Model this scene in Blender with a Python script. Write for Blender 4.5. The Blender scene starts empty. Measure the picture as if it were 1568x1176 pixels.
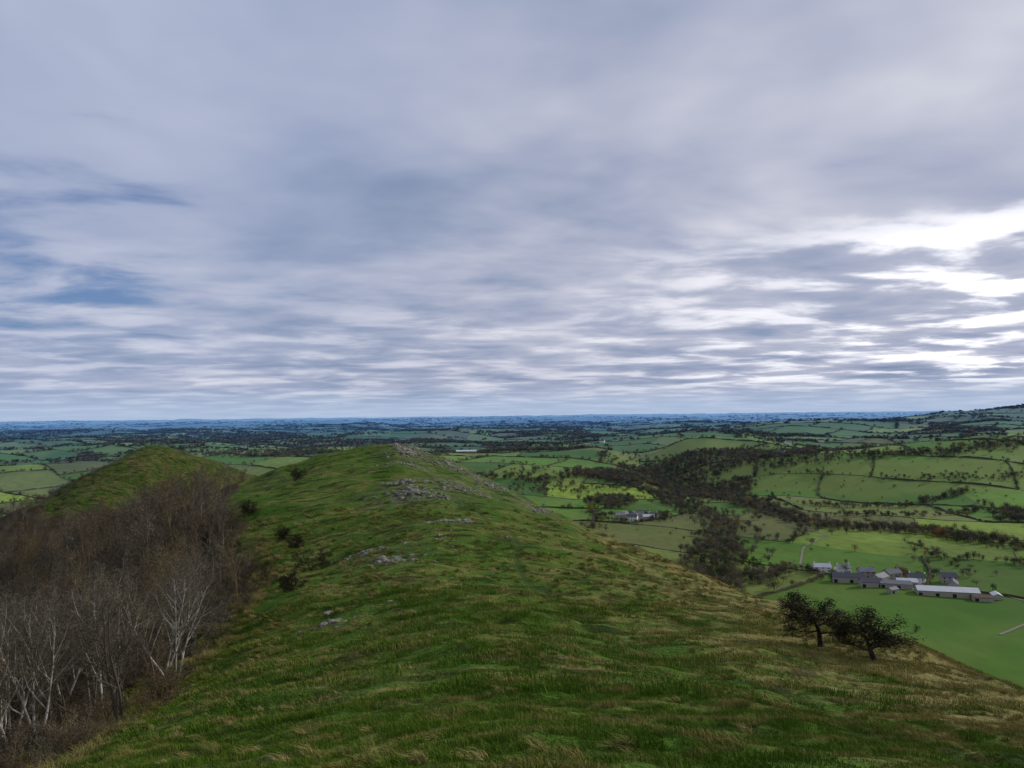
import bpy, math, random, time
import numpy as np
from mathutils import Vector, Matrix
T0=time.time()
random.seed(7); rng=np.random.default_rng(7)
sc=bpy.context.scene
sc.view_settings.view_transform='Standard'; sc.view_settings.look='None'; sc.view_settings.exposure=0
root=sc.collection

# ------------------------------------------------------------------ noise
def _hash(ix,iy,s):
    h=(ix*374761393+iy*668265263+s*144269504)&0xffffffff
    h=((h^(h>>13))*1274126177)&0xffffffff
    h=h^(h>>16)
    return h/4294967296.0
def vnoise(x,y,s=0):
    fx=np.floor(x); fy=np.floor(y); ix=fx.astype(np.int64); iy=fy.astype(np.int64)
    tx=x-fx; ty=y-fy; tx=tx*tx*tx*(tx*(tx*6-15)+10); ty=ty*ty*ty*(ty*(ty*6-15)+10)
    a=_hash(ix,iy,s); b=_hash(ix+1,iy,s); c=_hash(ix,iy+1,s); d=_hash(ix+1,iy+1,s)
    return ((a+(b-a)*tx)+((c+(d-c)*tx)-(a+(b-a)*tx))*ty)*2-1
def fbm(x,y,o=4,s=0):
    r=0;a=1;t=0
    for i in range(o):
        r=r+a*vnoise(x*1.0+i*17.3,y*1.0-i*9.1,s+i); t+=a; a*=.5
        x,y=(x*1.6-y*1.2),(x*1.2+y*1.6)
    return r/t
def sstep(a,b,x):
    t=np.clip((x-a)/(b-a),0,1); return t*t*(3-2*t)
def softp(x,k):
    return k*np.logaddexp(0,x/k)

# ------------------------------------------------------------------ terrain heights
YT=np.arange(-400,1200,1.0)
def tab(pts,sig):
    ys=[p[0] for p in pts]; vs=[p[1] for p in pts]
    v=np.interp(YT,ys,vs); k=np.exp(-.5*(np.arange(-40,41)/sig)**2); k/=k.sum()
    return np.convolve(np.pad(v,40,'edge'),k,'valid')
t_xc=tab([(-400,0),(20,0),(30,-1),(45,-3),(60,-6),(80,-9),(100,-12),(125,-18),(145,-23),(160,-25),(175,-27),(195,-34),(230,-50),(300,-80),(1200,-300)],4)
t_zc=tab([(-400,-160),(-60,-15),(-30,-3.2),(-10,-.6),(0,-1.55),(10,-4.7),(20,-7.8),(30,-10),(45,-12.2),(60,-13.0),(80,-13.4),(100,-12.8),(125,-10.4),(145,-7.8),(160,-5.9),(170,-5.8),(182,-9),(200,-17),(230,-32),(300,-52),(400,-78),(600,-150),(1200,-260)],3)
t_xr=tab([(-400,27),(30,30),(50,30),(72,28.5),(95,22.5),(120,13),(135,6.4),(150,-2),(170,-17),(195,-30),(230,-45),(300,-70),(400,-100),(1200,-250)],4)
t_zr=tab([(-400,-165),(-60,-20),(0,-6.5),(10,-8.2),(20,-10.8),(30,-13),(40,-14.7),(50,-16),(72,-18.4),(95,-19.6),(120,-18.4),(135,-16.4),(150,-13.6),(165,-9.5),(180,-13),(195,-19),(230,-34),(300,-54),(400,-80),(600,-152),(1200,-260)],4)
t_xl=tab([(-400,-14),(20,-14),(27,-16),(40,-19),(50,-21),(62,-22),(80,-26),(100,-34),(130,-49),(160,-57),(200,-68),(230,-78),(300,-110),(400,-140),(1200,-300)],4)
t_zl=tab([(-400,-165),(-60,-20),(0,-5),(20,-9.6),(27,-11.4),(40,-14.3),(50,-15.4),(62,-15.8),(80,-16.2),(100,-15.4),(130,-13.2),(160,-12.8),(180,-15.5),(200,-24),(230,-36),(300,-48),(400,-75),(600,-150),(1200,-260)],4)
def lk(t,y): return np.interp(y,YT,t)
def ridge(x,y):
    xc,zc,xr,zr,xl,zl=[lk(t,y) for t in (t_xc,t_zc,t_xr,t_zr,t_xl,t_zl)]
    sr=np.clip((x-xc)/(xr-xc),0,1); sl=np.clip((xc-x)/(xc-xl),0,1)
    z=zc+(zr-zc)*sr**1.3+(zl-zc)*sl**1.35
    z=z-.8*softp(x-xr-1.5,2.5)
    z=z-.50*softp(xl-x-2,3)+.34*softp(xl-x-42,6)-.55*softp(xl-x-130,10)
    dx=x+170; r=np.sqrt((dx*np.where(dx<0,1.5,1.0))**2+((y-352)/1.5)**2)
    h2=-12-.50*(np.sqrt(r*r+36)-6)+3.2*fbm(x/16,y/16,3,33)*sstep(0,30,r)
    k=3.; z=np.maximum(z,h2)+k*np.log1p(np.exp(-np.abs(z-h2)/k))
    return z
def land(x,y):
    st=1400-340*sstep(250,620,x)+60*np.sin(x/170.)
    d=np.sqrt(x*x+y*y)
    z=-140+42*sstep(st,st+420,y)+12*sstep(2200,6000,d)
    z=z+6*fbm(x/160,y/160,3,5)*sstep(900,1500,d)+3.4*fbm(x/90,y/90,3,6)
    z=z+42*fbm(x/620,y/520,3,9)*sstep(1200,2600,d)
    z=z+46*fbm(x/3800+3,y/2400,4,12)*sstep(3500,9000,d)
    z=z+34*sstep(9000,22000,d)
    z=z+104*np.exp(-((x-2900)/1600)**2-((y-3500)/800)**2)
    z=z+46*np.exp(-((x-930)/330)**2-((y-1450)/210)**2)
    z=z+40*np.exp(-((x-480)/260)**2-((y-1900)/180)**2)
    z=z+34*np.exp(-((x-1300)/500)**2-((y-2300)/300)**2)
    z=z+26*np.exp(-((x-110)/190)**2-((y-1520)/150)**2)
    z=z-26*np.exp(-((x-330)/80.)**2)*sstep(1150,1500,y)*(1-sstep(1900,2600,y))
    return z
def Hs(x,y):
    a=ridge(x,y); b=land(x,y); k=5.
    m=np.maximum(a,b)+k*np.log1p(np.exp(-np.abs(a-b)/k))*1.0
    return m,sstep(-2,6,a-b)
PATH=np.array([(11,2),(9,8),(9.2,14),(10.2,26),(6,42),(1.5,62),(-1,90),(-10,118),(-20,142),(-25,158)],float)
def pathmask(x,y):
    px=np.interp(y,PATH[:,1],PATH[:,0])+.5*np.sin(y/4.)
    return np.exp(-((x-px)/.42)**2)*sstep(2,5,y)*(1-sstep(150,158,y))
def H(x,y):
    x=np.asarray(x,float); y=np.asarray(y,float)
    m,hm=Hs(x,y)
    d=np.sqrt(x*x+y*y)
    near=hm*(1-sstep(250,420,d))
    n=.13*fbm(x/1.3,y/.8,3,20)+.38*fbm(x/5.5,y/3.2,3,21)*sstep(3,14,d)+.9*fbm(x/22,y/16,3,22)*sstep(12,40,d)
    ter=.20*np.sin(m*2.6+2*fbm(x/14,y/14,2,30))*sstep(50,100,d)
    return m+near*(n+ter-.12*pathmask(x,y))
def Hp(x,y): return float(H(np.array([x]),np.array([y]))[0])

# ------------------------------------------------------------------ material helpers
def newmat(name):
    m=bpy.data.materials.new(name); m.use_nodes=True; nt=m.node_tree
    b=nt.nodes['Principled BSDF']; b.inputs['Roughness'].default_value=.95
    b.inputs['Specular IOR Level'].default_value=.08
    return m,nt,b
def N(nt,t,**kw):
    n=nt.nodes.new(t)
    for k,v in kw.items(): setattr(n,k,v)
    return n
def L(nt,a,b): nt.links.new(a,b)
def math_(nt,op,a,b=None,c=None,clamp=False):
    n=N(nt,'ShaderNodeMath',operation=op); n.use_clamp=clamp
    for i,v in enumerate((a,b,c)):
        if v is None: continue
        if isinstance(v,(int,float)): n.inputs[i].default_value=v
        else: L(nt,v,n.inputs[i])
    return n.outputs[0]
def mixc(nt,f,a,b,mode='MIX'):
    n=N(nt,'ShaderNodeMix',data_type='RGBA',blend_type=mode)
    for i,v in ((0,f),(6,a),(7,b)):
        if isinstance(v,(int,float)): n.inputs[i].default_value=v
        elif isinstance(v,tuple): n.inputs[i].default_value=(*v,1)
        else: L(nt,v,n.inputs[i])
    return n.outputs[2]
def noise(nt,vec,scale,detail=3,rough=.5,dist=0):
    n=N(nt,'ShaderNodeTexNoise'); n.inputs['Scale'].default_value=scale
    n.inputs['Detail'].default_value=detail; n.inputs['Roughness'].default_value=rough
    n.inputs['Distortion'].default_value=dist
    if vec is not None: L(nt,vec,n.inputs['Vector'])
    return n.outputs['Fac']
def ramp(nt,f,stops,interp='LINEAR'):
    n=N(nt,'ShaderNodeValToRGB'); r=n.color_ramp; r.interpolation=interp
    while len(r.elements)<len(stops): r.elements.new(.5)
    for e,(p,c) in zip(r.elements,stops):
        e.position=p; e.color=(*c,1) if isinstance(c,tuple) else (c,c,c,1)
    L(nt,f,n.inputs[0]); return n.outputs[0]
def maprange(nt,v,a,b,c=0,d=1):
    n=N(nt,'ShaderNodeMapRange',interpolation_type='SMOOTHSTEP'); L(nt,v,n.inputs[0])
    for i,q in enumerate((a,b,c,d)): n.inputs[i+1].default_value=q
    return n.outputs[0]
def mapping(nt,vec,scale,rot=(0,0,0),loc=(0,0,0)):
    n=N(nt,'ShaderNodeMapping'); n.inputs['Scale'].default_value=scale; n.inputs['Rotation'].default_value=rot; n.inputs['Location'].default_value=loc
    L(nt,vec,n.inputs['Vector']); return n.outputs[0]

def mkgroup(name,ins,outs):
    g=bpy.data.node_groups.new(name,'ShaderNodeTree')
    for n,t in ins: g.interface.new_socket(n,in_out='INPUT',socket_type=t)
    for n,t in outs: g.interface.new_socket(n,in_out='OUTPUT',socket_type=t)
    return g,g.nodes.new('NodeGroupInput'),g.nodes.new('NodeGroupOutput')
AG,gi,go=mkgroup('painted_haze',[('Color','NodeSocketColor')],[('Color','NodeSocketColor')])  # distance haze painted into the base colour, blue then paler with range
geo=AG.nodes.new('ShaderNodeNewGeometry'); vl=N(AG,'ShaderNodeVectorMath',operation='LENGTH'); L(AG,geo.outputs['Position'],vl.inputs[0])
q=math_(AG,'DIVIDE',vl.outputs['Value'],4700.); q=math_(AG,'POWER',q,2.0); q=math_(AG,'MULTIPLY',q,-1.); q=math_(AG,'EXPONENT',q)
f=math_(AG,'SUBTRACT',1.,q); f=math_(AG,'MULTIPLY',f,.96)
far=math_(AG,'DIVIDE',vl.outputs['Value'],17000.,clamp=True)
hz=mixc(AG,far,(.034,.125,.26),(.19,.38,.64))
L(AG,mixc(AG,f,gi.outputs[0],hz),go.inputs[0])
def paint_haze(nt,c,b):
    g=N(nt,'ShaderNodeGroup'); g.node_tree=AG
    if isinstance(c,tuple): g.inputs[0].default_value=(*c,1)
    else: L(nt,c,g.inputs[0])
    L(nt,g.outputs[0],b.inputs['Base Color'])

# hill grass colour group
GG,gi,go=mkgroup('hill_grass_colour',[],[('Color','NodeSocketColor')])
geo=GG.nodes.new('ShaderNodeNewGeometry'); pos=geo.outputs['Position']
n2=noise(GG,mapping(GG,pos,(.45,1.1,.6),(0,0,.35)),.9,3,.65,.4); n3=noise(GG,pos,7,1,.6); n4=noise(GG,pos,.20,4,.6)
sx=N(GG,'ShaderNodeSeparateXYZ'); L(GG,pos,sx.inputs[0])
side=maprange(GG,sx.outputs[0],0,27,0,.19)
fard=math_(GG,'MULTIPLY',maprange(GG,sx.outputs[1],210,300,0,1),.06)
g1=mixc(GG,n3,(.032,.078,.007),(.078,.160,.012))
g2=mixc(GG,maprange(GG,n4,.35,.65),g1,(.100,.142,.020))
tm=math_(GG,'ADD',math_(GG,'ADD',math_(GG,'MULTIPLY',n2,.66),math_(GG,'MULTIPLY',n4,.38)),math_(GG,'ADD',side,fard))
tanm=maprange(GG,tm,.515,.72,0,.85)
g3=mixc(GG,tanm,g2,(.25,.20,.072))
dk=maprange(GG,noise(GG,mapping(GG,pos,(.5,1,1),(0,0,.3)),.55,4,.65,.5),.38,.52,.38,1)
dk=math_(GG,'MULTIPLY',dk,maprange(GG,sx.outputs[1],220,300,1,.62))
vm=N(GG,'ShaderNodeVectorMath',operation='SCALE'); L(GG,g3,vm.inputs[0]); L(GG,dk,vm.inputs['Scale'])
L(GG,vm.outputs[0],go.inputs[0])

# ------------------------------------------------------------------ field layout
TH=math.radians(-28); CT,ST=math.cos(TH),math.sin(TH); FW,FH=205.,140.
def uv2xy(u,v):
    a=np.array(u,float); b=np.array(v,float)
    for _ in range(18):
        a,b=u-55*np.sin(b/210.)-20*np.sin(b/67.+1),v-55*np.sin(a/250.)-18*np.sin(a/83.+2)
    return a*CT-b*ST, a*ST+b*CT
def foff(row): 
    q=row*.618034; return (q-np.floor(q))*FW

# ------------------------------------------------------------------ ground
gm,nt,b=newmat('ground_grass_fields')
geo=N(nt,'ShaderNodeNewGeometry'); pos=geo.outputs['Position']
sp=N(nt,'ShaderNodeSeparateXYZ'); L(nt,pos,sp.inputs[0]); X,Y,Z=sp.outputs
a_=math_(nt,'ADD',math_(nt,'MULTIPLY',X,CT),math_(nt,'MULTIPLY',Y,ST))
b_=math_(nt,'SUBTRACT',math_(nt,'MULTIPLY',Y,CT),math_(nt,'MULTIPLY',X,ST))
def warp(p,q,A,k,B,k2,ph):
    s1=math_(nt,'MULTIPLY',math_(nt,'SINE',math_(nt,'DIVIDE',q,k)),A)
    s2=math_(nt,'MULTIPLY',math_(nt,'SINE',math_(nt,'ADD',math_(nt,'DIVIDE',q,k2),ph)),B)
    return math_(nt,'ADD',p,math_(nt,'ADD',s1,s2))
u_=warp(a_,b_,55.,210.,20.,67.,1.); v_=warp(b_,a_,55.,250.,18.,83.,2.)
row=math_(nt,'FLOOR',math_(nt,'DIVIDE',v_,FH))
off=math_(nt,'MULTIPLY',math_(nt,'FRACT',math_(nt,'MULTIPLY',row,.618034)),FW)
col=math_(nt,'FLOOR',math_(nt,'DIVIDE',math_(nt,'ADD',u_,off),FW))
cx=N(nt,'ShaderNodeCombineXYZ'); L(nt,math_(nt,'ADD',col,41.),cx.inputs[0]); L(nt,math_(nt,'ADD',row,17.),cx.inputs[1])
wn=N(nt,'ShaderNodeTexWhiteNoise',noise_dimensions='2D'); L(nt,cx.outputs[0],wn.inputs['Vector'])
fc=ramp(nt,wn.outputs['Value'],[(0,(.055,.15,.012)),(.16,(.080,.21,.014)),(.34,(.125,.26,.020)),(.5,(.060,.15,.014)),(.60,(.20,.29,.035)),(.73,(.18,.21,.05)),(.84,(.31,.44,.04)),(.93,(.14,.14,.045))],'CONSTANT')  # fields' own greens; the brightest also paint patches of sunlight into the colour
fn=noise(nt,pos,.012,4,.6); fn2=noise(nt,mapping(nt,pos,(1,.4,1),(0,0,.5)),.12,3,.65)
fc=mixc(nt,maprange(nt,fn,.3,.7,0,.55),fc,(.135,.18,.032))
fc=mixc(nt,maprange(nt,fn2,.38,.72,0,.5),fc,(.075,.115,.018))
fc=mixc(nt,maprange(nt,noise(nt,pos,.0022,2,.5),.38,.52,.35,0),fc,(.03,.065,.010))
nz=N(nt,'ShaderNodeSeparateXYZ'); L(nt,geo.outputs['Normal'],nz.inputs[0])
fc=mixc(nt,maprange(nt,nz.outputs[2],.994,.965,0,.65),fc,(.20,.24,.045))
at=N(nt,'ShaderNodeAttribute',attribute_name='hill'); aw=N(nt,'ShaderNodeAttribute',attribute_name='wood')
hg=N(nt,'ShaderNodeGroup'); hg.node_tree=GG
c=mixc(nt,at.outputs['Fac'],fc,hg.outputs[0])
ap=N(nt,'ShaderNodeAttribute',attribute_name='path')
c=mixc(nt,math_(nt,'MULTIPLY',ap.outputs['Fac'],.7),c,(.042,.072,.014))
wf=mixc(nt,noise(nt,pos,.5,4,.65),(.028,.022,.012),(.095,.066,.034))
c=mixc(nt,aw.outputs['Fac'],c,wf)
ar=N(nt,'ShaderNodeAttribute',attribute_name='rock')
rk=math_(nt,'MULTIPLY',ar.outputs['Fac'],maprange(nt,noise(nt,pos,1.1,4,.7),.49,.58))
c=mixc(nt,rk,c,mixc(nt,noise(nt,pos,2.5,2,.6),(.08,.075,.062),(.24,.23,.19)))
paint_haze(nt,c,b)
bh=math_(nt,'ADD',noise(nt,pos,3.5,3,.65),math_(nt,'MULTIPLY',noise(nt,mapping(nt,pos,(.5,1,1),(0,0,.35)),.9,3,.6),1.8))
bp=N(nt,'ShaderNodeBump'); bp.inputs['Distance'].default_value=.40; L(nt,math_(nt,'MULTIPLY',at.outputs['Fac'],.85),bp.inputs['Strength'])
L(nt,bh,bp.inputs['Height']); L(nt,bp.outputs[0],b.inputs['Normal'])

def flankwood(x,y):
    xl=lk(t_xl,y); e=xl+2.5*fbm(x/9+5,y/9,2,40)-1.0
    m=(x<e)&(y>-20)&(x>xl-230)&(y<420)
    dx=x+170; r=np.sqrt((dx*np.where(dx<0,1.3,1.0))**2+((y-352)/1.7)**2)
    m&=~((r<44+10*fbm(x/14,y/14,2,41)))
    m&=~(y>330)
    m&=ridge(x,y)>land(x,y)+6
    return m
RK=[(-11.6,72,3.2,2.0),(-8.2,91,4.5,2.2),(-15.0,114,7.0,5),(-9,126,7,5),(-12.2,51,2.2,2.0),(-22,156,5,7),(-13,151,7,6),(-4,143,6,6),(-15,76,2.5,1.5),(4,127,4,6),(-184,346,9,14),(-19,140,5,4)]
def rockmask(x,y):
    m=np.zeros_like(x)
    for cx_,cy_,a,b2 in RK: m=np.maximum(m,np.exp(-(((x-cx_)/a)**2+((y-cy_)/b2)**2)))
    return m
ang=np.radians(np.concatenate([np.linspace(-60,60,860),np.linspace(60,300,62)[1:-1]]))
rad=np.concatenate([[.02,.3,.65],np.geomspace(1,33000,780)])
A,R=np.meshgrid(ang,rad); gx=(R*np.sin(A)).ravel(); gy=(R*np.cos(A)).ravel()
gz=H(gx,gy); nr,na=R.shape
hm=Hs(gx,gy)[1]; wd=flankwood(gx,gy).astype(float)
rm=rockmask(gx,gy)*hm
gz=gz+rm*.4*np.abs(fbm(gx/1.5,gy/1.5,3,60))
i0=(np.arange(nr-1)[:,None]*na+np.arange(na)[None,:]); i1=(np.arange(nr-1)[:,None]*na+(np.arange(na)[None,:]+1)%na)
F=np.stack([i0,i1,i1+na,i0+na],-1).reshape(-1,4)[:, ::-1]
def mesh_np(name,V,F,mat,smooth=True,attrs=None,link=True):
    me=bpy.data.meshes.new(name); n=len(V); k=F.shape[1]
    me.vertices.add(n); me.vertices.foreach_set('co',np.ascontiguousarray(V,dtype=np.float32).ravel())
    me.loops.add(F.size); me.loops.foreach_set('vertex_index',np.ascontiguousarray(F,dtype=np.int32).ravel())
    me.polygons.add(len(F)); me.polygons.foreach_set('loop_start',np.arange(0,F.size,k,dtype=np.int32))
    me.polygons.foreach_set('use_smooth',np.full(len(F),smooth,dtype=bool))
    me.update(calc_edges=True)
    for an,av in (attrs or {}).items():
        a=me.attributes.new(an,'FLOAT','POINT'); a.data.foreach_set('value',av.astype(np.float32))
    if mat: me.materials.append(mat)
    o=bpy.data.objects.new(name,me)
    if link: root.objects.link(o)
    return o
mesh_np('ground',np.stack([gx,gy,gz],1),F,gm,True,{'hill':hm,'wood':wd,'rock':np.clip(rm*1.2,0,1),'path':pathmask(gx,gy)})

# ------------------------------------------------------------------ scatter
def coll(name,objs):
    c=bpy.data.collections.new(name)
    for o in objs: c.objects.link(o)
    return c
def scatter(name,P,rot,scl,collection):
    n=len(P); me=bpy.data.meshes.new(name); me.vertices.add(n)
    me.vertices.foreach_set('co',np.ascontiguousarray(P,dtype=np.float32).ravel())
    a=me.attributes.new('rot','FLOAT_VECTOR','POINT'); a.data.foreach_set('vector',np.ascontiguousarray(rot,dtype=np.float32).ravel())
    a=me.attributes.new('scl','FLOAT_VECTOR','POINT'); a.data.foreach_set('vector',np.ascontiguousarray(scl,dtype=np.float32).ravel())
    o=bpy.data.objects.new(name,me); root.objects.link(o)
    g=bpy.data.node_groups.new(name+'_instances','GeometryNodeTree')
    g.interface.new_socket('Geometry',in_out='INPUT',socket_type='NodeSocketGeometry')
    g.interface.new_socket('Geometry',in_out='OUTPUT',socket_type='NodeSocketGeometry')
    i=g.nodes.new('NodeGroupInput'); q=g.nodes.new('NodeGroupOutput'); ip=g.nodes.new('GeometryNodeInstanceOnPoints')
    ci=g.nodes.new('GeometryNodeCollectionInfo'); ci.inputs['Collection'].default_value=collection
    ci.inputs['Separate Children'].default_value=True; ci.inputs['Reset Children'].default_value=True
    ip.inputs['Pick Instance'].default_value=True
    for nm,s in (('rot','Rotation'),('scl','Scale')):
        na_=g.nodes.new('GeometryNodeInputNamedAttribute'); na_.data_type='FLOAT_VECTOR'; na_.inputs['Name'].default_value=nm
        g.links.new(na_.outputs[0],ip.inputs[s])
    g.links.new(i.outputs[0],ip.inputs['Points']); g.links.new(ci.outputs[0],ip.inputs['Instance']); g.links.new(ip.outputs[0],q.inputs[0])
    m=o.modifiers.new('instances','NODES'); m.node_group=g
    return o
def rz(n,tilt=.08):
    r=rng.normal(0,tilt,(n,3)); r[:,2]=rng.uniform(0,6.283,n); return r
def s3(s,vz=.15):
    n=len(s); q=np.stack([s,s,s*(1+rng.uniform(-vz,vz,n))],1); return q
def slope_rot(x,y,e=.5):
    gx_=(H(x+e,y)-H(x-e,y))/(2*e); gy_=(H(x,y+e)-H(x,y-e))/(2*e)
    return np.stack([np.arctan(gy_),-np.arctan(gx_),np.zeros_like(x)],1)

# ------------------------------------------------------------------ grass
bm_,nt,b=newmat('grass_blades')
geo=N(nt,'ShaderNodeNewGeometry'); pos=geo.outputs['Position']
bn=noise(nt,mapping(nt,pos,(.45,1.1,.6),(0,0,.35)),.9,2,.6); bn2=noise(nt,pos,.25,2,.6)
sx=N(nt,'ShaderNodeSeparateXYZ'); L(nt,pos,sx.inputs[0])
g1=mixc(nt,bn2,(.040,.105,.007),(.115,.175,.018))
tmx=math_(nt,'ADD',bn,maprange(nt,sx.outputs[0],0,27,0,.17))
L(nt,mixc(nt,maprange(nt,tmx,.475,.675,0,.8),g1,(.29,.23,.082)),b.inputs['Base Color'])
tm_,nt,b=newmat('dry_grass_blades')
oi=N(nt,'ShaderNodeObjectInfo')
L(nt,ramp(nt,oi.outputs['Random'],[(0,(.11,.14,.028)),(.45,(.21,.19,.058)),(1,(.35,.28,.115))]),b.inputs['Base Color'])
def blades(V,F_,bx,by,h,w,lean,spread,root_=-.05):
    hh=h*random.uniform(.45,1.1); lx=(lean[0]+random.gauss(0,spread))*hh; ly=(lean[1]+random.gauss(0,spread))*hh; t=random.uniform(0,6.283); wx,wy=math.cos(t)*w,math.sin(t)*w
    k=len(V)
    V+=[(bx-wx,by-wy,root_),(bx+wx,by+wy,root_),(bx+lx*.35+wx*.8,by+ly*.35+wy*.8,hh*.6),(bx+lx*.35-wx*.8,by+ly*.35-wy*.8,hh*.6),(bx+lx,by+ly,hh*.92),(bx+lx,by+ly,hh*.925)]
    F_+=[(k,k+1,k+2,k+3),(k+3,k+2,k+4,k+5)]
def clump(name,nb,rad_,h,w,mat,lean=(0,0),spread=.6):
    V=[];F_=[]
    for i in range(nb):
        a=random.uniform(0,6.283); r=rad_*math.sqrt(random.random()); blades(V,F_,r*math.cos(a),r*math.sin(a),h,w,lean,spread)
    return mesh_np(name,np.array(V),np.array(F_),mat,False,link=False)
def tile(name,nb,size,h,w,mat,patches=14):
    V=[];F_=[]; pc=[(random.uniform(-.5,.5)*size,random.uniform(-.5,.5)*size,random.uniform(.6,1.6)) for _ in range(patches)]
    for i in range(nb):
        if random.random()<.6:
            p=random.choice(pc); bx=p[0]+random.gauss(0,.12*size/1.3); by=p[1]+random.gauss(0,.09*size/1.3); hs=p[2]
        else: bx,by,hs=random.uniform(-.5,.5)*size,random.uniform(-.5,.5)*size,.7
        blades(V,F_,bx,by,h*hs,w,(-.35,-.25),.55,-.12)
    return mesh_np(name,np.array(V),np.array(F_),mat,False,link=False)
turf1=coll('turf_tiles',[tile('turf_tile',1300,1.4,.11,.006,bm_) for i in range(6)])
turf2=coll('turf_wide_tiles',[tile('turf_wide_tile',850,2.8,.15,.014,bm_,30) for i in range(5)])
def onhill(x,y): 
    xr=lk(t_xr,y); xl=lk(t_xl,y); return (x<xr+9)&(x>xl-6)&(np.abs(x)<.80*y+3)
def grid(step,y0,y1):
    gx_,gy_=np.meshgrid(np.arange(-60,60,step),np.arange(y0,y1,step)); x=gx_.ravel()+rng.uniform(-.1,.1,gx_.size)*step; y=gy_.ravel()+rng.uniform(-.1,.1,gx_.size)*step
    m=onhill(x,y); x,y=x[m],y[m]; p=rng.permutation(len(x)); return x[p],y[p]
x,y=grid(1.35,3,25); scatter('grass',np.stack([x,y,H(x,y)],1),slope_rot(x,y),s3(np.ones(len(x))),turf1)
x,y=grid(2.7,25,60); scatter('grass',np.stack([x,y,H(x,y)],1),slope_rot(x,y,1.),s3(np.ones(len(x))),turf2)
tuss=coll('tussock_clumps',[clump('tussock_clump',55,.17,.28,.007,tm_,(-.8,-.4),.35) for i in range(3)]+[clump('tussock_clump',55,.2,.24,.008,bm_,(-.6,-.3),.4) for i in range(2)])
n=22000; y=(rng.uniform(4**1.5,110**1.5,n))**(1/1.5); x=rng.uniform(-1,1,n)*(.80*y+2)
wnz=fbm(x/2.8,y/1.3,3,50)+.5*fbm(x/12,y/8,2,51)+.40*sstep(3,27,x)+.25*sstep(.4,1,-x/lk(-t_xl,y))
m=onhill(x,y)&(wnz>.19+rng.uniform(-.14,.14,len(x)))&(pathmask(x,y)<.3); x=x[m];y=y[m]
s=rng.uniform(.45,1.1,len(x))*(1+sstep(30,110,y)*.9)
r=rz(len(x),.1); r[:,2]=rng.normal(0,.55,len(x))
scatter('tussock_grass',np.stack([x,y,H(x,y)],1),r,np.stack([s,s,s*rng.uniform(.6,1.1,len(x))],1),tuss)

# ------------------------------------------------------------------ trees
class MB:
    def __init__(s): s.v=[]; s.f=[]; s.l=[]
def perp(d):
    a=Vector((0,0,1)) if abs(d.z)<.9 else Vector((1,0,0)); u=d.cross(a).normalized(); return u,d.cross(u).normalized()
def tube(mb,pts,rs,k,lv=0):
    b0=len(mb.v); n=len(pts)
    for i,p in enumerate(pts):
        d=(pts[min(i+1,n-1)]-pts[max(i-1,0)]).normalized(); u,w=perp(d)
        for j in range(k):
            a=6.2832*j/k; mb.v.append(p+(u*math.cos(a)+w*math.sin(a))*rs[i])
    for i in range(n-1):
        for j in range(k):
            a=b0+i*k+j; c=b0+i*k+(j+1)%k; mb.f.append((a,c,c+k,a+k)); mb.l.append(lv)
def rdir(d,ang):
    u,w=perp(d); a=random.uniform(0,6.2832); return (d*math.cos(ang)+(u*math.cos(a)+w*math.sin(a))*math.sin(ang)).normalized()
def grow(mb,p,d,Ln,r,lv,P,tips):
    seg=P['seg'][lv]; pts=[p.copy()]; rs=[r]; dd=d.copy()
    for i in range(seg):
        dd=(dd+Vector((random.gauss(0,1),random.gauss(0,1),random.gauss(0,1)))*P['wob'][lv]+Vector((0,0,1))*P['up'][lv]).normalized()
        pts.append(pts[-1]+dd*Ln/seg); rs.append(max(r*(1-(i+1)/seg*P['tap']),.004))
    if lv<3: tube(mb,pts,rs,(7,5,3)[lv],lv)
    else:
        for i in range(seg):
            u,w=perp(dd); a=random.uniform(0,3.14); q=(u*math.cos(a)+w*math.sin(a))*P['tw']
            k=len(mb.v); q2=q*(.2 if i==seg-1 else .8); mb.v+=[pts[i]-q,pts[i]+q,pts[i+1]+q2,pts[i+1]-q2]; mb.f.append((k,k+1,k+2,k+3)); mb.l.append(lv)
    if lv>=P['max']: tips.append(pts[-1]); return
    nc=P['n'][lv]; nc=int(nc*random.uniform(.8,1.2)+.5)
    for i in range(nc):
        t=P['st'][lv]+(1-P['st'][lv])*(i+random.random())/nc; q=t*seg; k=min(int(q),seg-1); f_=q-k
        pp=pts[k].lerp(pts[k+1],f_); rr=rs[k]*(1-f_)+rs[k+1]*f_
        bd=(pts[k+1]-pts[k]).normalized()
        cd=rdir(bd,math.radians(random.uniform(*P['ang'][lv])))
        if cd.z<P['minz']: cd.z=abs(cd.z)*.3; cd.normalize()
        grow(mb,pp,cd,Ln*P['len'][lv]*random.uniform(.7,1.2)*(1.15-.55*t),rr*.62,lv+1,P,tips)
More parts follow.
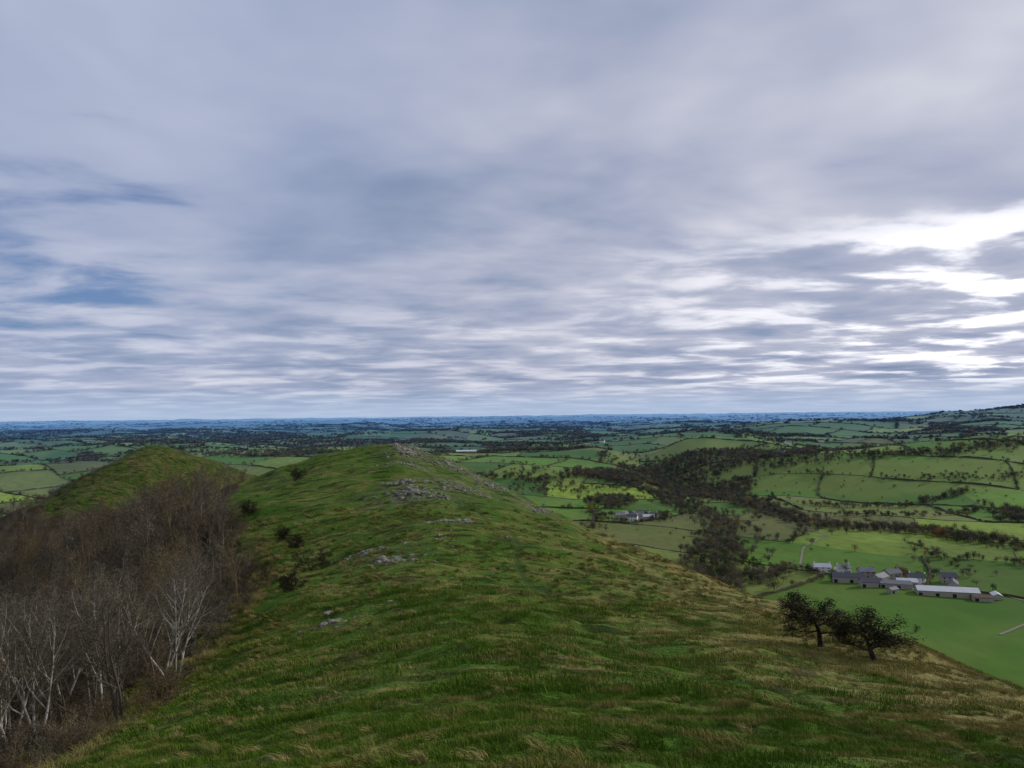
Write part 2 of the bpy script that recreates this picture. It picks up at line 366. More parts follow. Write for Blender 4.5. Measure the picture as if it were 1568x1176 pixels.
def treemesh(name,mats,P,h,r,stems=1,leaves=0,lsz=.06,link=False,spread=.15):
    mb=MB(); tips=[]
    for s_ in range(stems):
        d=Vector((random.gauss(0,spread),random.gauss(0,spread),1)).normalized()
        grow(mb,Vector((random.uniform(-.2,.2)*(stems>1),random.uniform(-.2,.2)*(stems>1),-.3)),d,h*random.uniform(.85,1),r,0,P,tips)
    for i in range(leaves):
        c=random.choice(tips)+Vector((random.gauss(0,.10),random.gauss(0,.10),random.gauss(0,.08)))
        u=Vector((random.gauss(0,1),random.gauss(0,1),random.gauss(0,1))).normalized(); a,w=perp(u); k=len(mb.v)
        mb.v+=[c-a*lsz,c+w*lsz*.6,c+a*lsz,c-w*lsz*.6]; mb.f.append((k,k+1,k+2,k+3)); mb.l.append(9)
    o=mesh_np(name,np.array([tuple(v) for v in mb.v]),np.array(mb.f),mats[0],False,link=link)
    for m in mats[1:]: o.data.materials.append(m)
    lv=np.array(mb.l); mi=np.where(lv>=9,2,np.where(lv>=2,1,0)); mi=np.minimum(mi,len(mats)-1).astype(np.int32)
    o.data.polygons.foreach_set('material_index',mi)
    return o
def barkmat(name,c1,c2,sc2=3,rand=None):
    m,nt,b=newmat(name)
    if rand:
        oi=N(nt,'ShaderNodeObjectInfo'); L(nt,ramp(nt,oi.outputs['Random'],[(0,c1),(.5,c2),(.8,rand),(.92,(.17,.13,.062)),(1,(.16,.135,.095))]),b.inputs['Base Color'])
    else:
        tc=N(nt,'ShaderNodeTexCoord'); L(nt,mixc(nt,maprange(nt,noise(nt,tc.outputs['Object'],sc2,2,.6),.35,.65),c1,c2),b.inputs['Base Color'])
    return m
bark_d=barkmat('bark_brown',(.058,.045,.031),(.112,.088,.060),3,(.11,.080,.050))
bark_g=barkmat('bark_ash_grey',(.095,.080,.058),(.18,.155,.112),3,(.14,.11,.066))
bark_w=barkmat('bark_birch_pale',(.22,.20,.165),(.55,.52,.46),2)
bark_h=barkmat('bark_hawthorn',(.024,.020,.015),(.06,.048,.036),4)
leaf_h=barkmat('leaf_hawthorn',(.022,.028,.012),(.055,.05,.02),2)
PB=dict(seg=[6,4,3,2,1],wob=[.07,.14,.2,.25,.3],up=[.02,.10,.06,.03,0],tap=.8,tw=.013,max=4,n=[10,6,5,3],st=[.28,.2,.15,.1],ang=[(28,55),(25,55),(25,60),(20,60)],len=[.48,.5,.5,.55],minz=-.1)
wood_protos=[treemesh('bare_tree_form',[random.choice([bark_d,bark_g,bark_g]),random.choice([bark_d,bark_d,bark_g])],PB,random.uniform(6.5,8.5),.11,stems=random.choice([1,1,2,2])) for i in range(8)]
PF=dict(PB,n=[9,5,4,2],tw=.026,seg=[3,3,2,1,1])
far_protos=[treemesh('far_bare_tree_form',[bark_g,random.choice([bark_d,bark_d,bark_g])],PF,random.uniform(6.5,8.5),.12,stems=random.choice([1,2])) for i in range(5)]
wc=coll('bare_tree_forms',wood_protos); wc2=coll('far_bare_tree_forms',far_protos)
n=7800; x=rng.uniform(-330,-12,n); y=rng.uniform(16,400,n)
m=flankwood(x,y)&(np.abs(x)<.86*y+8); x=x[m];y=y[m]
edge=(lk(t_xl,y)-x); m=(edge>2.5)|(rng.random(len(x))<.35); x=x[m];y=y[m]
s=rng.uniform(.6,1.2,len(x))*np.where(lk(t_xl,y)-x<10,.75,1.0)*(1-.4*sstep(130,220,y))
z=H(x,y)-.1
for nm_,mm,cc_ in (('bare_woodland',y<80,wc),('bare_woodland',y>=80,wc2)):
    scatter(nm_,np.stack([x,y,z],1)[mm],rz(mm.sum(),.07),s3(s[mm]),cc_)
PS_=dict(PB,seg=[3,3,2,2,1],n=[7,5,4,3],st=[.05,.1,.1,.1],tw=.010)
scrub=coll('scrub_forms',[treemesh('scrub_form',[random.choice([bark_d,bark_g])],PS_,1.7,.03,stems=4,spread=.5) for i in range(3)])
y=rng.uniform(14,120,1000); x=lk(t_xl,y)+rng.normal(-6,5,1000); m=flankwood(x-1,y); x=x[m];y=y[m]
scatter('undergrowth_scrub',np.stack([x,y,H(x,y)-.1],1),rz(len(x)),s3(rng.uniform(.5,1.2,len(x))),scrub)
x=rng.normal(-182,20,90);y=rng.normal(312,14,90); scatter('hillside_scrub',np.stack([x,y,H(x,y)-.1],1),rz(90),s3(rng.uniform(.6,1.4,90)),scrub)
rough=coll('rough_grass_forms',[clump('rough_grass_clump',90,.35,.5,.009,tm_,(-.2,-.2),.4) for i in range(2)])
y=rng.uniform(14,100,1500); x=lk(t_xl,y)-rng.exponential(5,1500)+1.0
scatter('rough_grass',np.stack([x,y,H(x,y)],1),rz(len(x)),s3(rng.uniform(.5,1.1,len(x))),rough)
PBi=dict(PB,n=[12,7,5,5],tw=.009,up=[.03,.16,.08,.02,0])
for (bx,by,hh,mt,st) in [(-20.8,46,7.2,bark_w,3),(-23.5,42,6.6,bark_g,3),(-27,50,7.5,bark_g,1),(-19.8,38,4.4,bark_g,2),(-22.6,36,6.2,bark_w,3),(-31,44,8,bark_g,2),(-24,57,7.0,bark_g,2),(-21,32,5.0,bark_w,2),(-26,39,7.2,bark_w,2),(-24.5,33,6.,bark_g,2),(-31,52,7.6,bark_w,2),(-28.5,61,7,bark_g,2),(-35,57,8,bark_g,2),(-23,50,6.4,bark_w,2),(-22,40,6.8,bark_w,2)]:
    o=treemesh('birch_tree' if mt is bark_w else 'ash_tree',[mt,bark_g],PBi,hh,.08,stems=st,link=True,spread=.18)
    o.location=(bx,by,Hp(bx,by))
PH=dict(PB,seg=[4,4,3,2,1],n=[11,8,6,5],st=[.40,.18,.1,.1],ang=[(45,80),(30,65),(25,60),(20,60)],len=[.82,.5,.5,.5],up=[0,.02,.02,0,0],wob=[.12,.22,.28,.3,.3],minz=.08,tw=.010)
for (bx,by,hh,ww,sd_) in [(18.6,46,1.95,1.85,3),(20.5,43,1.75,1.9,11)]:
    random.seed(sd_)
    o=treemesh('hawthorn_tree',[bark_h,bark_h,leaf_h],PH,hh,.11,stems=1,leaves=4800,lsz=.034,link=True,spread=.08)
    o.location=(bx,by,Hp(bx,by)+.1); o.scale=(ww,ww,1.4)
random.seed(21)
for (bx,by,hh) in [(-40,137,2.9),(-41,116,2.1),(-20.5,77,2.4),(-19.2,66,1.6),(-30,98,1.7),(-26,90,1.6)]:
    o=treemesh('hawthorn_bush',[bark_h,bark_h,leaf_h],dict(PH,st=[.05,.1,.1,.1],n=[9,6,5,4]),hh,.07,stems=3,leaves=2000,lsz=.06,link=True,spread=.4)
    o.location=(bx,by,Hp(bx,by)-.1)

# ------------------------------------------------------------------ valley trees
tl,nt,b=newmat('valley_tree_foliage'); oi=N(nt,'ShaderNodeObjectInfo')
c=ramp(nt,oi.outputs['Random'],[(0,(.040,.055,.020)),(.16,(.066,.070,.030)),(.30,(.11,.090,.056)),(.5,(.17,.138,.092)),(.72,(.095,.080,.055)),(.90,(.26,.14,.04)),(.94,(.19,.15,.04))],'CONSTANT')
paint_haze(nt,c,b)
def crown(name,nf,h,w,sz,tr=True):
    V=[];F_=[]; lobes=[(random.gauss(0,w*.22),random.gauss(0,w*.22),h*random.uniform(.42,.78),w*random.uniform(.22,.36)) for _ in range(9)]
    for i in range(nf):
        lx,ly,lz,lr=random.choice(lobes); d=Vector((random.gauss(0,1),random.gauss(0,1),random.gauss(0,1))).normalized()*lr*random.uniform(.55,1.08)
        c_=Vector((lx,ly,lz))+d; c_.z=max(c_.z,h*.12)
        u=(d.normalized()+Vector((random.gauss(0,.6),random.gauss(0,.6),random.gauss(0,.6)))).normalized(); a,w2=perp(u); s_=sz*random.uniform(.5,1.2); k=len(V)
        V+=[c_-a*s_,c_-w2*s_*.8,c_+a*s_,c_+w2*s_*.7]; F_.append((k,k+1,k+2,k+3))
    if tr:
        mb=MB(); tube(mb,[Vector((0,0,-.5)),Vector((0,0,h*.3)),Vector((.2,0,h*.7))],[.35,.25,.08],4); k=len(V); V+=mb.v; F_+=[tuple(q+k for q in f_) for f_ in mb.f]
    return mesh_np(name,np.array([tuple(v) for v in V]),np.array(F_),tl,False,link=False)
mid=coll('valley_tree_forms',[crown('valley_tree_form',400,random.uniform(8,11),random.uniform(7,10),.38) for i in range(6)])
farc=coll('far_tree_forms',[crown('far_tree_form',60,9,10,1.6,False) for i in range(4)])
TX=[];TY=[];TS=[]
def addt(x,y,s): TX.append(np.atleast_1d(x));TY.append(np.atleast_1d(y));TS.append(np.atleast_1d(s))
def belt(pts,w,n,s0=.5,s1=1.15):
    p=np.array(pts,float); d=np.r_[0,np.cumsum(np.hypot(*np.diff(p,axis=0).T))]; t=rng.uniform(0,d[-1],n)
    ww=w*(1+.6*fbm(t/60,t*0,2,77))
    x=np.interp(t,d,p[:,0])+rng.normal(0,1,n)*ww; y=np.interp(t,d,p[:,1])+rng.normal(0,1,n)*ww; addt(x,y,rng.uniform(s0,s1,n))
def ell(cx_,cy_,a,b2,n,s0=.7,s1=1.2):
    x=rng.uniform(-1.3,1.3,n*2); y=rng.uniform(-1.3,1.3,n*2); r=x*x+y*y; m=r<1+.9*fbm(x*1.7+cx_,y*1.7,2,70); addt(cx_+x[m]*a,cy_+y[m]*b2,rng.uniform(s0,s1,m.sum()))
belt([(150,600),(166,640),(205,740),(222,800)],18,320)
belt([(222,800),(262,900),(266,990),(262,1150),(261,1320),(190,1430),(110,1500)],17,620)
belt([(330,1300),(364,1180),(360,1020),(372,920),(470,870),(516,770),(600,700)],17,900)
belt([(180,622),(215,640),(250,668)],9,80,.5,.9)
belt([(255,655),(300,640),(350,640)],7,32,.4,.8)
ell(430,1600,240,140,2000); ell(90,1960,170,60,420); ell(680,930,60,90,260); ell(210,1480,80,80,380)
ell(370,1360,70,100,420); ell(150,1180,45,80,180); ell(700,2050,220,60,500); ell(1150,1950,260,50,420); ell(-500,1900,200,60,350)
belt([(500,1440),(640,1380),(780,1340),(930,1380),(1100,1340)],17,560); belt([(430,1130),(560,1080),(700,1150)],6,120)
belt([(-100,1500),(60,1420),(200,1480)],10,150); belt([(560,1750),(800,1680),(1200,1760)],24,620)
belt([(420,1000),(520,990),(640,1030),(800,1000)],8,180,.4,.95); belt([(600,1250),(760,1200),(900,1240)],7,120,.4,.9); belt([(60,860),(120,960),(110,1100)],7,100,.4,.9)
belt([(395,700),(440,690),(500,640)],4,40,.4,.9); belt([(420,800),(400,700),(395,640)],4,34,.35,.8)
belt([(130,975),(165,970),(205,985),(215,1020)],7,36,.4,.8); belt([(130,1030),(180,1035),(215,1030)],8,40,.4,.9)
x=rng.uniform(400,1200,320);y=rng.uniform(1050,1600,320); addt(x,y,rng.uniform(.2,.6,320))
for (px,py) in [(300,760),(372,700),(345,640),(392,560),(410,640),(395,742),(240,880),(180,860),(196,905),(150,905),(139,1010),(180,1020),(305,690),(420,590),(452,650),(330,650),(340,632),(292,632),(368,600),(258,630),(262,622),(298,632),(371,585),(366,622),(380,630),(290,600)]:
    addt(px,py,random.uniform(.4,.8))
E=[]
for r_ in range(-66,80):
    o_=float(foff(np.array(float(r_))))
    for c_ in range(-52,64):
        u0=c_*FW-o_; v0=r_*FH
        x0,y0=uv2xy(np.array([u0]),np.array([v0])); x0=x0[0]; y0=y0[0]; d0=math.hypot(x0,y0)
        if y0<250 or abs(x0)>.86*y0+250 or d0>7500: continue
        E.append((np.linspace(u0,u0+FW,19),np.full(19,v0))); E.append((np.full(19,u0),np.linspace(v0,v0+FH,19)))
UU=np.array([e[0] for e in E]); VV=np.array([e[1] for e in E]); ex,ey=uv2xy(UU,VV)
hh_=Hs(ex.ravel(),ey.ravel())[1].reshape(ex.shape); ok=(hh_.max(1)<.05)
ex=ex[ok];ey=ey[ok]; ez=H(ex.ravel(),ey.ravel()).reshape(ex.shape); ne=len(ex); dist=np.hypot(ex[:,9],ey[:,9]); kind=rng.random(ne)
wl=(kind<.28)|((dist<1250)&(kind<.50)); hd=(~wl)&(kind<.88)
def strips(name,x,y,z,w,h0,h1,mat):
    n,k=x.shape; dx=np.gradient(x,axis=1); dy=np.gradient(y,axis=1); l=np.hypot(dx,dy); nx=-dy/l; ny=dx/l
    ht=rng.uniform(h0,h1,(n,k)); ww=w*rng.uniform(.6,1.4,(n,k)); V=np.empty((n,k,4,3))
    for j,(s,hz_) in enumerate(((-1,-.4),(-.75,1),(.75,1),(1,-.4))):
        V[:,:,j,0]=x+nx*ww*s; V[:,:,j,1]=y+ny*ww*s; V[:,:,j,2]=z+(ht if hz_>0 else -.4)
    idx=np.arange(n*k*4).reshape(n,k,4); Fs=[]
    for j in range(3): Fs.append(np.stack([idx[:,:-1,j],idx[:,1:,j],idx[:,1:,j+1],idx[:,:-1,j+1]],-1).reshape(-1,4))
    return mesh_np(name,V.reshape(-1,3),np.concatenate(Fs),mat,False)
wallm,nt,b=newmat('limestone_wall'); geo=N(nt,'ShaderNodeNewGeometry')
paint_haze(nt,mixc(nt,noise(nt,geo.outputs['Position'],.8,2,.6),(.06,.06,.045),(.19,.18,.15)),b)
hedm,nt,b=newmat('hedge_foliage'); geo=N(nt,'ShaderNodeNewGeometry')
paint_haze(nt,mixc(nt,noise(nt,geo.outputs['Position'],.15,2,.7),(.028,.038,.014),(.10,.085,.04)),b)
strips('drystone_wall',ex[wl],ey[wl],ez[wl],.3,.6,1.0,wallm)
strips('hedgerow',ex[hd],ey[hd],ez[hd],1.4,.6,3.2,hedm)
for i in range(ne):
    d=dist[i]; dens=rng.random()**1.5
    if wl[i] and d<1250: dens*=.45
    k=rng.poisson(dens*(32 if d>1250 else 26))
    if k:
        c0=rng.uniform(0,18); t=np.clip(np.where(rng.random(k)<.5,rng.normal(c0,2,k),rng.uniform(0,18,k)),0,18); xx=np.interp(t,np.arange(19),ex[i])+rng.normal(0,2.5,k); yy=np.interp(t,np.arange(19),ey[i])+rng.normal(0,2.5,k)
        addt(xx,yy,rng.uniform(.25,1.05,k))
def wmask(x,y): return fbm(x/300,y/240,3,80)+.25*fbm(x/70,y/70,2,81)
n=100000; y=(rng.uniform(1300**1.6,6500**1.6,n))**(1/1.6); x=rng.uniform(-.85,.85,n)*y
m=wmask(x,y)>.24; addt(x[m],y[m],rng.uniform(.7,1.2,m.sum()))
x=np.concatenate(TX);y=np.concatenate(TY);s=np.concatenate(TS)
hmk=Hs(x,y)[1]; fm=((x-325)/38)**2+((y-582)/24)**2<1; m=(hmk<.1)&~fm&~(((x-162)**2+(y-997)**2)<24**2); x=x[m];y=y[m];s=s[m]
P=np.stack([x,y,H(x,y)-.2],1); d=np.hypot(x,y); nm=d<2300
perm=rng.permutation(nm.sum())
scatter('valley_trees',P[nm][perm],rz(nm.sum()),s3(s[nm][perm]),mid)
perm=rng.permutation((~nm).sum()); s2=s[~nm][perm]
scatter('distant_trees',P[~nm][perm],rz(len(s2)),s3(s2),farc)
n=22000; y=rng.uniform(6000**1.2,17000**1.2,n)**(1/1.2); x=rng.uniform(-.82,.82,n)*y
wv=fbm(x/700,y/260,3,90); m=wv>.12; x=x[m];y=y[m]; s=rng.uniform(1.0,1.6,len(x))
scatter('distant_woods',np.stack([x,y,H(x,y)-.5],1),rz(len(x)),np.stack([s*3.5,s*1.6,s*.85],1),farc)

# ------------------------------------------------------------------ rocks
rmat,nt,b=newmat('limestone_rock'); geo=N(nt,'ShaderNodeNewGeometry')
c=mixc(nt,maprange(nt,noise(nt,geo.outputs['Position'],3,4,.65),.35,.7),(.10,.095,.078),(.38,.36,.31))
c=mixc(nt,maprange(nt,noise(nt,geo.outputs['Position'],1.3,3,.6),.46,.60,0,.75),c,(.09,.10,.035))
L(nt,c,b.inputs['Base Color'])
import bmesh
bmm=bmesh.new(); bmesh.ops.create_icosphere(bmm,subdivisions=2,radius=1); IV=np.array([v.co[:] for v in bmm.verts]); IF=np.array([[v.index for v in f.verts] for f in bmm.faces]); bmm.free()
def rocks(name,cx_,cy_,a,b2,n,s0,s1,rot=0,emb=.25):
    V=[];F_=[]; k=0
    for i in range(n):
        t=random.uniform(0,6.283); r=min(abs(random.gauss(0,.65)),1.7); dx=a*r*math.cos(t); dy=b2*r*math.sin(t)
        px=cx_+dx*math.cos(rot)-dy*math.sin(rot); py=cy_+dx*math.sin(rot)+dy*math.cos(rot)
        s_=s0+(s1-s0)*random.random()**3; v=IV.copy()
        v=np.sign(v)*np.abs(v)**.75
        v*=1+.28*fbm(IV[:,0]*1.5+i*3.1,IV[:,1]*1.5+IV[:,2]*1.3,2,100+i)[:,None]
        v*=np.array([random.uniform(.7,1.5),random.uniform(.6,1.1),random.uniform(.35,.75)])*s_
        c_,s__=math.cos(t*7),math.sin(t*7); x_=v[:,0]*c_-v[:,1]*s__; y_=v[:,0]*s__+v[:,1]*c_
        V.append(np.stack([x_+px,y_+py,v[:,2]+Hp(px,py)+s_*emb*.5],1)); F_.append(IF+k); k+=len(IV)
    return mesh_np(name,np.concatenate(V),np.concatenate(F_),rmat,False)
rocks('limestone_outcrop',-11.4,71,2.0,1.4,90,.12,.55)
rocks('limestone_outcrop',-15.0,77,2.6,.9,60,.1,.42)
rocks('limestone_outcrop',-8.2,91,3.6,1.4,120,.12,.55)
rocks('limestone_outcrop',-15.0,114,5.0,2.0,170,.12,.55)
rocks('limestone_outcrop',-17.5,121,3,1.5,70,.15,.7)
rocks('limestone_scree',-9.5,122,7,2.5,190,.1,.38)
rocks('limestone_scree',-13,151,6,7,340,.12,.42)
rocks('limestone_outcrop',-22,157,3.5,5,170,.2,.75)
rocks('limestone_outcrop',-19,140,4,2,90,.12,.45)
rocks('limestone_scree',-4,142,4,6,240,.12,.42)
rocks('limestone_scree',5,126,3,6,110,.1,.4)
rocks('limestone_outcrop',-12.2,51,.9,2.4,40,.08,.34,.4)
rocks('limestone_crag',-186,338,6,10,70,.8,3.2); rocks('limestone_crag',-196,326,4,10,50,.8,2.6)
rocks('scattered_stones',-8,80,16,45,130,.06,.22)

# ------------------------------------------------------------------ buildings
def simple(name,c1,c2,s_=.5,rough=.85):
    m,nt,b=newmat(name); g=N(nt,'ShaderNodeNewGeometry'); b.inputs['Roughness'].default_value=rough
    L(nt,mixc(nt,noise(nt,g.outputs['Position'],s_,3,.6),c1,c2),b.inputs['Base Color']); return m
mst=simple('stone_masonry',(.24,.22,.18),(.42,.39,.33),1.2); mwh=simple('whitewashed_render',(.6,.59,.55),(.75,.74,.7))
msl=simple('slate_roofing',(.075,.078,.09),(.14,.14,.16),.8,.6); mti=simple('weathered_sheet_roofing',(.45,.46,.48),(.68,.69,.71),.4,.5)
msg=simple('pale_slate_roofing',(.16,.165,.18),(.26,.26,.28),.6,.6)
mgl=simple('window_glass',(.02,.022,.028),(.03,.032,.04),1,.2); mdr=simple('painted_door',(.06,.05,.04),(.09,.06,.05)); mbr=simple('rust_sheet_roofing',(.13,.09,.07),(.2,.15,.12),.6)
def box(name,x0,x1,y0,y1,z0,z1,mat,par):
    V=[(x,y,z) for z in (z0,z1) for x,y in ((x0,y0),(x1,y0),(x1,y1),(x0,y1))]
    o=mesh_np(name,np.array(V),np.array([(3,2,1,0),(4,5,6,7),(0,1,5,4),(1,2,6,5),(2,3,7,6),(3,0,4,7)]),mat,False); o.parent=par; return o
def building(name,x,y,rot,ln,wd_,ev,rh,wm,rm_,st=2,chim=2,barn=False):
    e=bpy.data.objects.new(name,None); root.objects.link(e); e.location=(x,y,Hp(x,y)); e.rotation_euler=(0,0,math.radians(rot))
    l,w=ln/2,wd_/2
    V=np.array([(-l,-w,-2),(l,-w,-2),(l,w,-2),(-l,w,-2),(-l,-w,ev),(l,-w,ev),(l,w,ev),(-l,w,ev),(-l,0,ev+rh),(l,0,ev+rh)])
    me=bpy.data.meshes.new('walls'); me.from_pydata(V.tolist(),[],[(0,1,5,4),(2,3,7,6),(1,2,6,9,5),(3,0,4,8,7)]); me.materials.append(wm); o=bpy.data.objects.new('walls',me); root.objects.link(o); o.parent=e
    sl=rh/w; ov=.4; t=.22
    V=[];Fc=[]
    for s in (-1,1):
        k=len(V)
        for xx in (-l-.3,l+.3):
            V+=[(xx,0,ev+rh+.02),(xx,s*(w+ov),ev-sl*ov+.02),(xx,s*(w+ov),ev-sl*ov+t),(xx,0,ev+rh+t)]
        Fc+=[(k,k+1,k+2,k+3),(k+4,k+5,k+6,k+7),(k+1,k+5,k+6,k+2),(k+2,k+6,k+7,k+3),(k,k+4,k+5,k+1)]
    me=bpy.data.meshes.new('roof'); me.from_pydata(V,[],Fc); me.materials.append(rm_); o=bpy.data.objects.new('roof',me); root.objects.link(o); o.parent=e
    nb=max(2,int(ln/3.6)); k=0
    for s in (-1,1):
        for i in range(nb):
            cx_=-l+(i+.5)*ln/nb
            if barn:
                if i%3==0: box('bay_opening_%d'%k,cx_-1.3,cx_+1.3,min(s*(w-.1),s*(w+.04)),max(s*(w-.1),s*(w+.04)),-.5,min(ev-.9,2.6),mgl,e); k+=1
                continue
            for f_ in range(st):
                zc_=1.5+f_*2.6
                if zc_+.7>ev: continue
                if i==nb//2 and f_==0:
                    if s<0: box('door',cx_-.5,cx_+.5,s*(w+.05),s*(w-.1),0,2.1,mdr,e)
                    continue
                y0,y1=sorted((s*(w-.1),s*(w+.04)))
                box('window_%d'%k,cx_-.55,cx_+.55,y0,y1,zc_-.6,zc_+.6,mgl,e); k+=1
    for i in range(chim):
        cx_=(-l+.6) if i==0 else (l-.6)
        box('chimney_%d'%i,cx_-.5,cx_+.5,-.45,.45,ev+rh-1,ev+rh+1.3,wm,e)
    return e
B=building
B('stone_cottage',268,655,-10,14,7,4.8,2.6,mwh,mti)
B('stone_cottage',284,650,10,12,7,4.6,2.6,mwh,msg)
B('stone_barn',274,618,-14,24,8,4.6,2.8,mst,msl,1,0,True)
B('stone_barn',298,614,40,16,8,4.5,2.8,mst,msg,1,0,True)
B('stone_farmhouse',313,624,20,14,8,5.8,3.0,mst,msl)
B('stone_farmhouse',327,611,-30,12,7.5,5.6,2.8,mwh,msl)
B('cattle_shed',328,572,-16,42,13,4.2,2.4,mst,mti,1,0,True)
B('cattle_shed',301,595,-20,22,9,3.8,2.0,mst,msg,1,0,True)
B('open_barn',314,603,-16,15,8,4.2,2.0,mst,mti,1,0,True)
B('stone_farmhouse',354,614,-12,12,7.5,5.4,2.8,mst,msl)
B('stone_barn',346,594,60,14,7,4.4,2.6,mst,msl,1,0,True)
B('stone_barn',284,600,-8,16,7.5,4.2,2.6,mst,msl,1,0,True)
B('stone_farmhouse',296,633,-5,13,7.5,5.4,2.8,mst,msg)
B('farm_shed',345,556,-16,13,7,3.0,1.5,mst,mbr,1,0,True)
B('farm_shed',360,563,70,10,6,3,1.5,mst,mti,1,0,True)
B('farm_shed',290,578,30,9,5,2.8,1.3,mst,msg,1,0,True)
for (hx,hy,hr,hl,wm,rf) in [(142,1000,10,13,mst,msg),(156,985,-25,14,mwh,msl),(168,1004,30,13,mst,msl),(178,990,0,15,mst,mti),(162,1016,80,12,mst,msl),(188,1008,-15,11,mwh,msl),(150,1015,45,11,mst,msg),(174,1026,15,12,mst,msl)]:
    B('stone_house',hx,hy,hr,hl,7.5,5.4,2.9,wm,rf)
B('long_barn',-120,1930,3,52,16,5,3,mst,mti,1,0,True)
for (hx,hy) in [(560,1560),(700,1900),(-350,1750),(-520,2300),(300,2500),(950,2300),(-900,2500),(60,2700)]:
    B('distant_farmhouse',hx,hy,random.uniform(-40,40),16,9,6,3.4,mwh,msl)
ym=simple('gravel_yard',(.16,.145,.12),(.26,.24,.20),.4)
def ribbon(name,pts,w,mat,lift=.12):
    p=np.array(pts,float); d=np.r_[0,np.cumsum(np.hypot(*np.diff(p,axis=0).T))]; t=np.linspace(0,d[-1],int(d[-1]/4)+2)
    x=np.interp(t,d,p[:,0]); y=np.interp(t,d,p[:,1])
    k=np.ones(7)/7; x=np.convolve(np.pad(x,3,'edge'),k,'valid'); y=np.convolve(np.pad(y,3,'edge'),k,'valid')
    dx=np.gradient(x);dy=np.gradient(y);l=np.hypot(dx,dy);nx=-dy/l;ny=dx/l; V=[]
    for s in (-1,-.33,.33,1): V.append(np.stack([x+nx*w*s,y+ny*w*s,H(x+nx*w*s,y+ny*w*s)+lift],1))
    V=np.stack(V,1); n=len(x); idx=np.arange(n*4).reshape(n,4)
    Fs=np.concatenate([np.stack([idx[:-1,j],idx[:-1,j+1],idx[1:,j+1],idx[1:,j]],-1) for j in range(3)])[:, ::-1]
    mesh_np(name,V.reshape(-1,3),Fs,mat)
ribbon('farm_yard',[(285,603),(310,598),(335,592),(362,586)],8,ym,.25)
ribbon('farm_track',[(362,588),(380,560),(372,520),(300,470)],1.1,ym,.3)
ribbon('country_lane',[(285,640),(262,690),(300,780),(360,860),(340,960),(230,1000),(150,992),(90,1040)],1.0,ym,.3)

# ------------------------------------------------------------------ light
sun_el=math.radians(25); sun_az=math.radians(66)
sd=Vector((math.sin(sun_az)*math.cos(sun_el),math.cos(sun_az)*math.cos(sun_el),math.sin(sun_el)))
sl=bpy.data.lights.new('sun','SUN'); sl.energy=2.6; sl.angle=math.radians(6); sl.color=(1,.93,.80)
so=bpy.data.objects.new('sun',sl); root.objects.link(so); so.rotation_euler=(-sd).to_track_quat('-Z','Y').to_euler()

w=bpy.data.worlds.new('World'); sc.world=w; w.use_nodes=True; nt=w.node_tree; nt.nodes.clear()
try:
    w.cycles.sampling_method='MANUAL'; w.cycles.sample_map_resolution=256
except Exception as e_: print(e_)
out=N(nt,'ShaderNodeOutputWorld'); sky=N(nt,'ShaderNodeTexSky'); sky.sky_type='NISHITA'; sky.sun_disc=False; sky.sun_elevation=sun_el; sky.sun_rotation=sun_az
tc=N(nt,'ShaderNodeTexCoord'); D=tc.outputs['Generated']
s_=N(nt,'ShaderNodeSeparateXYZ'); L(nt,D,s_.inputs[0])
zc_=math_(nt,'MAXIMUM',s_.outputs[2],0.); zz=math_(nt,'ADD',zc_,.075)
cb=N(nt,'ShaderNodeCombineXYZ'); L(nt,math_(nt,'DIVIDE',s_.outputs[0],zz),cb.inputs[0]); L(nt,math_(nt,'DIVIDE',s_.outputs[1],zz),cb.inputs[1])
Pv=cb.outputs[0]
nA=noise(nt,mapping(nt,Pv,(.66,.70,1),(0,0,.5)),.95,4,.52,.35)
nB=noise(nt,mapping(nt,Pv,(.95,1.2,1),(0,0,-.2)),1.4,5,.54,.25)
nC=noise(nt,mapping(nt,Pv,(.35,.35,1),(0,0,.6)),.9,2,.5,.2)
lowf=maprange(nt,zc_,.34,.10,.18,.55)
val=math_(nt,'ADD',math_(nt,'MULTIPLY',nA,math_(nt,'SUBTRACT',1.,lowf)),math_(nt,'MULTIPLY',nB,lowf))
def dirvec(az,el): return Vector((math.sin(math.radians(az))*math.cos(math.radians(el)),math.cos(math.radians(az))*math.cos(math.radians(el)),math.sin(math.radians(el))))
def dirmask(az,el,a0,a1):
    n=N(nt,'ShaderNodeVectorMath',operation='DOT_PRODUCT'); L(nt,D,n.inputs[0]); n.inputs[1].default_value=dirvec(az,el)
    return maprange(nt,n.outputs['Value'],math.cos(math.radians(a0)),math.cos(math.radians(a1)))
blue=dirmask(-31,12.5,15,2); left=dirmask(-48,28,50,6); right=dirmask(35,32,50,5)
lowr=math_(nt,'MULTIPLY',maprange(nt,zc_,.25,.19,0,1),maprange(nt,zc_,.015,.05,0,1))
glow=math_(nt,'MULTIPLY',dirmask(36,10,34,4),lowr); tight=math_(nt,'MULTIPLY',dirmask(34,11.5,14,1),lowr)
val=math_(nt,'ADD',val,math_(nt,'MULTIPLY',right,.03))
cl=ramp(nt,val,[(.34,(.20,.26,.40)),(.43,(.31,.365,.51)),(.50,(.42,.455,.59)),(.58,(.54,.56,.67)),(.68,(.72,.73,.80))])
cl=mixc(nt,math_(nt,'MULTIPLY',left,.5),cl,(.27,.36,.57))
hi=maprange(nt,nB,.47,.62)
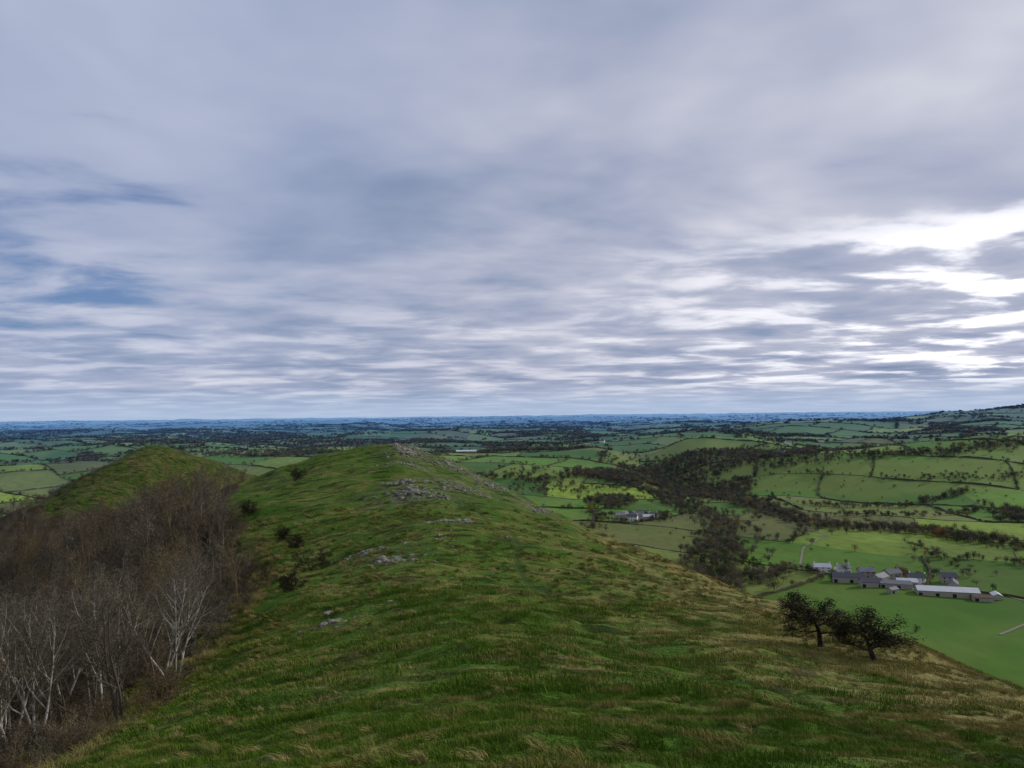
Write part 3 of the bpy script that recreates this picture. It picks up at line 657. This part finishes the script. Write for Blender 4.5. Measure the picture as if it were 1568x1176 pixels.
add=math_(nt,'ADD',math_(nt,'MULTIPLY',math_(nt,'MULTIPLY',glow,hi),.32),math_(nt,'MULTIPLY',math_(nt,'MULTIPLY',tight,hi),.40))
add=math_(nt,'ADD',add,math_(nt,'MULTIPLY',math_(nt,'MULTIPLY',hi,maprange(nt,zc_,.20,.08,0,1)),.10))
vs=N(nt,'ShaderNodeVectorMath',operation='SCALE'); vs.inputs[0].default_value=(1,.95,.86); L(nt,add,vs.inputs['Scale'])
va=N(nt,'ShaderNodeVectorMath',operation='ADD'); L(nt,cl,va.inputs[0]); L(nt,vs.outputs[0],va.inputs[1])
hzf=maprange(nt,zc_,.0,.05,.85,0)
cl2=mixc(nt,hzf,va.outputs[0],(.42,.53,.72))
bg1=N(nt,'ShaderNodeBackground'); L(nt,mixc(nt,1.0,sky.outputs[0],(.36,.62,1.08),'MULTIPLY'),bg1.inputs[0]); bg1.inputs[1].default_value=.09
bg2=N(nt,'ShaderNodeBackground'); L(nt,cl2,bg2.inputs[0]); bg2.inputs[1].default_value=1.0
gap=math_(nt,'ADD',math_(nt,'MULTIPLY',blue,.34),math_(nt,'SUBTRACT',.42,nC))
gap=math_(nt,'SUBTRACT',gap,math_(nt,'MULTIPLY',math_(nt,'SUBTRACT',nB,.5),1.0))
gf=math_(nt,'MULTIPLY',maprange(nt,gap,.10,.36,0,.75),maprange(nt,zc_,.05,.12,0,1))
ms=N(nt,'ShaderNodeMixShader'); L(nt,gf,ms.inputs[0]); L(nt,bg2.outputs[0],ms.inputs[1]); L(nt,bg1.outputs[0],ms.inputs[2]); L(nt,ms.outputs[0],out.inputs[0])

# ------------------------------------------------------------------ camera
cd=bpy.data.cameras.new('camera'); cd.sensor_width=36; cd.lens=26.2; cd.clip_start=.1; cd.clip_end=80000
co=bpy.data.objects.new('camera',cd); root.objects.link(co)
co.matrix_world=Matrix.Rotation(math.radians(92.4),4,'X')@Matrix.Rotation(math.radians(-.66),4,'Z')
sc.camera=co
print('done',time.time()-T0)
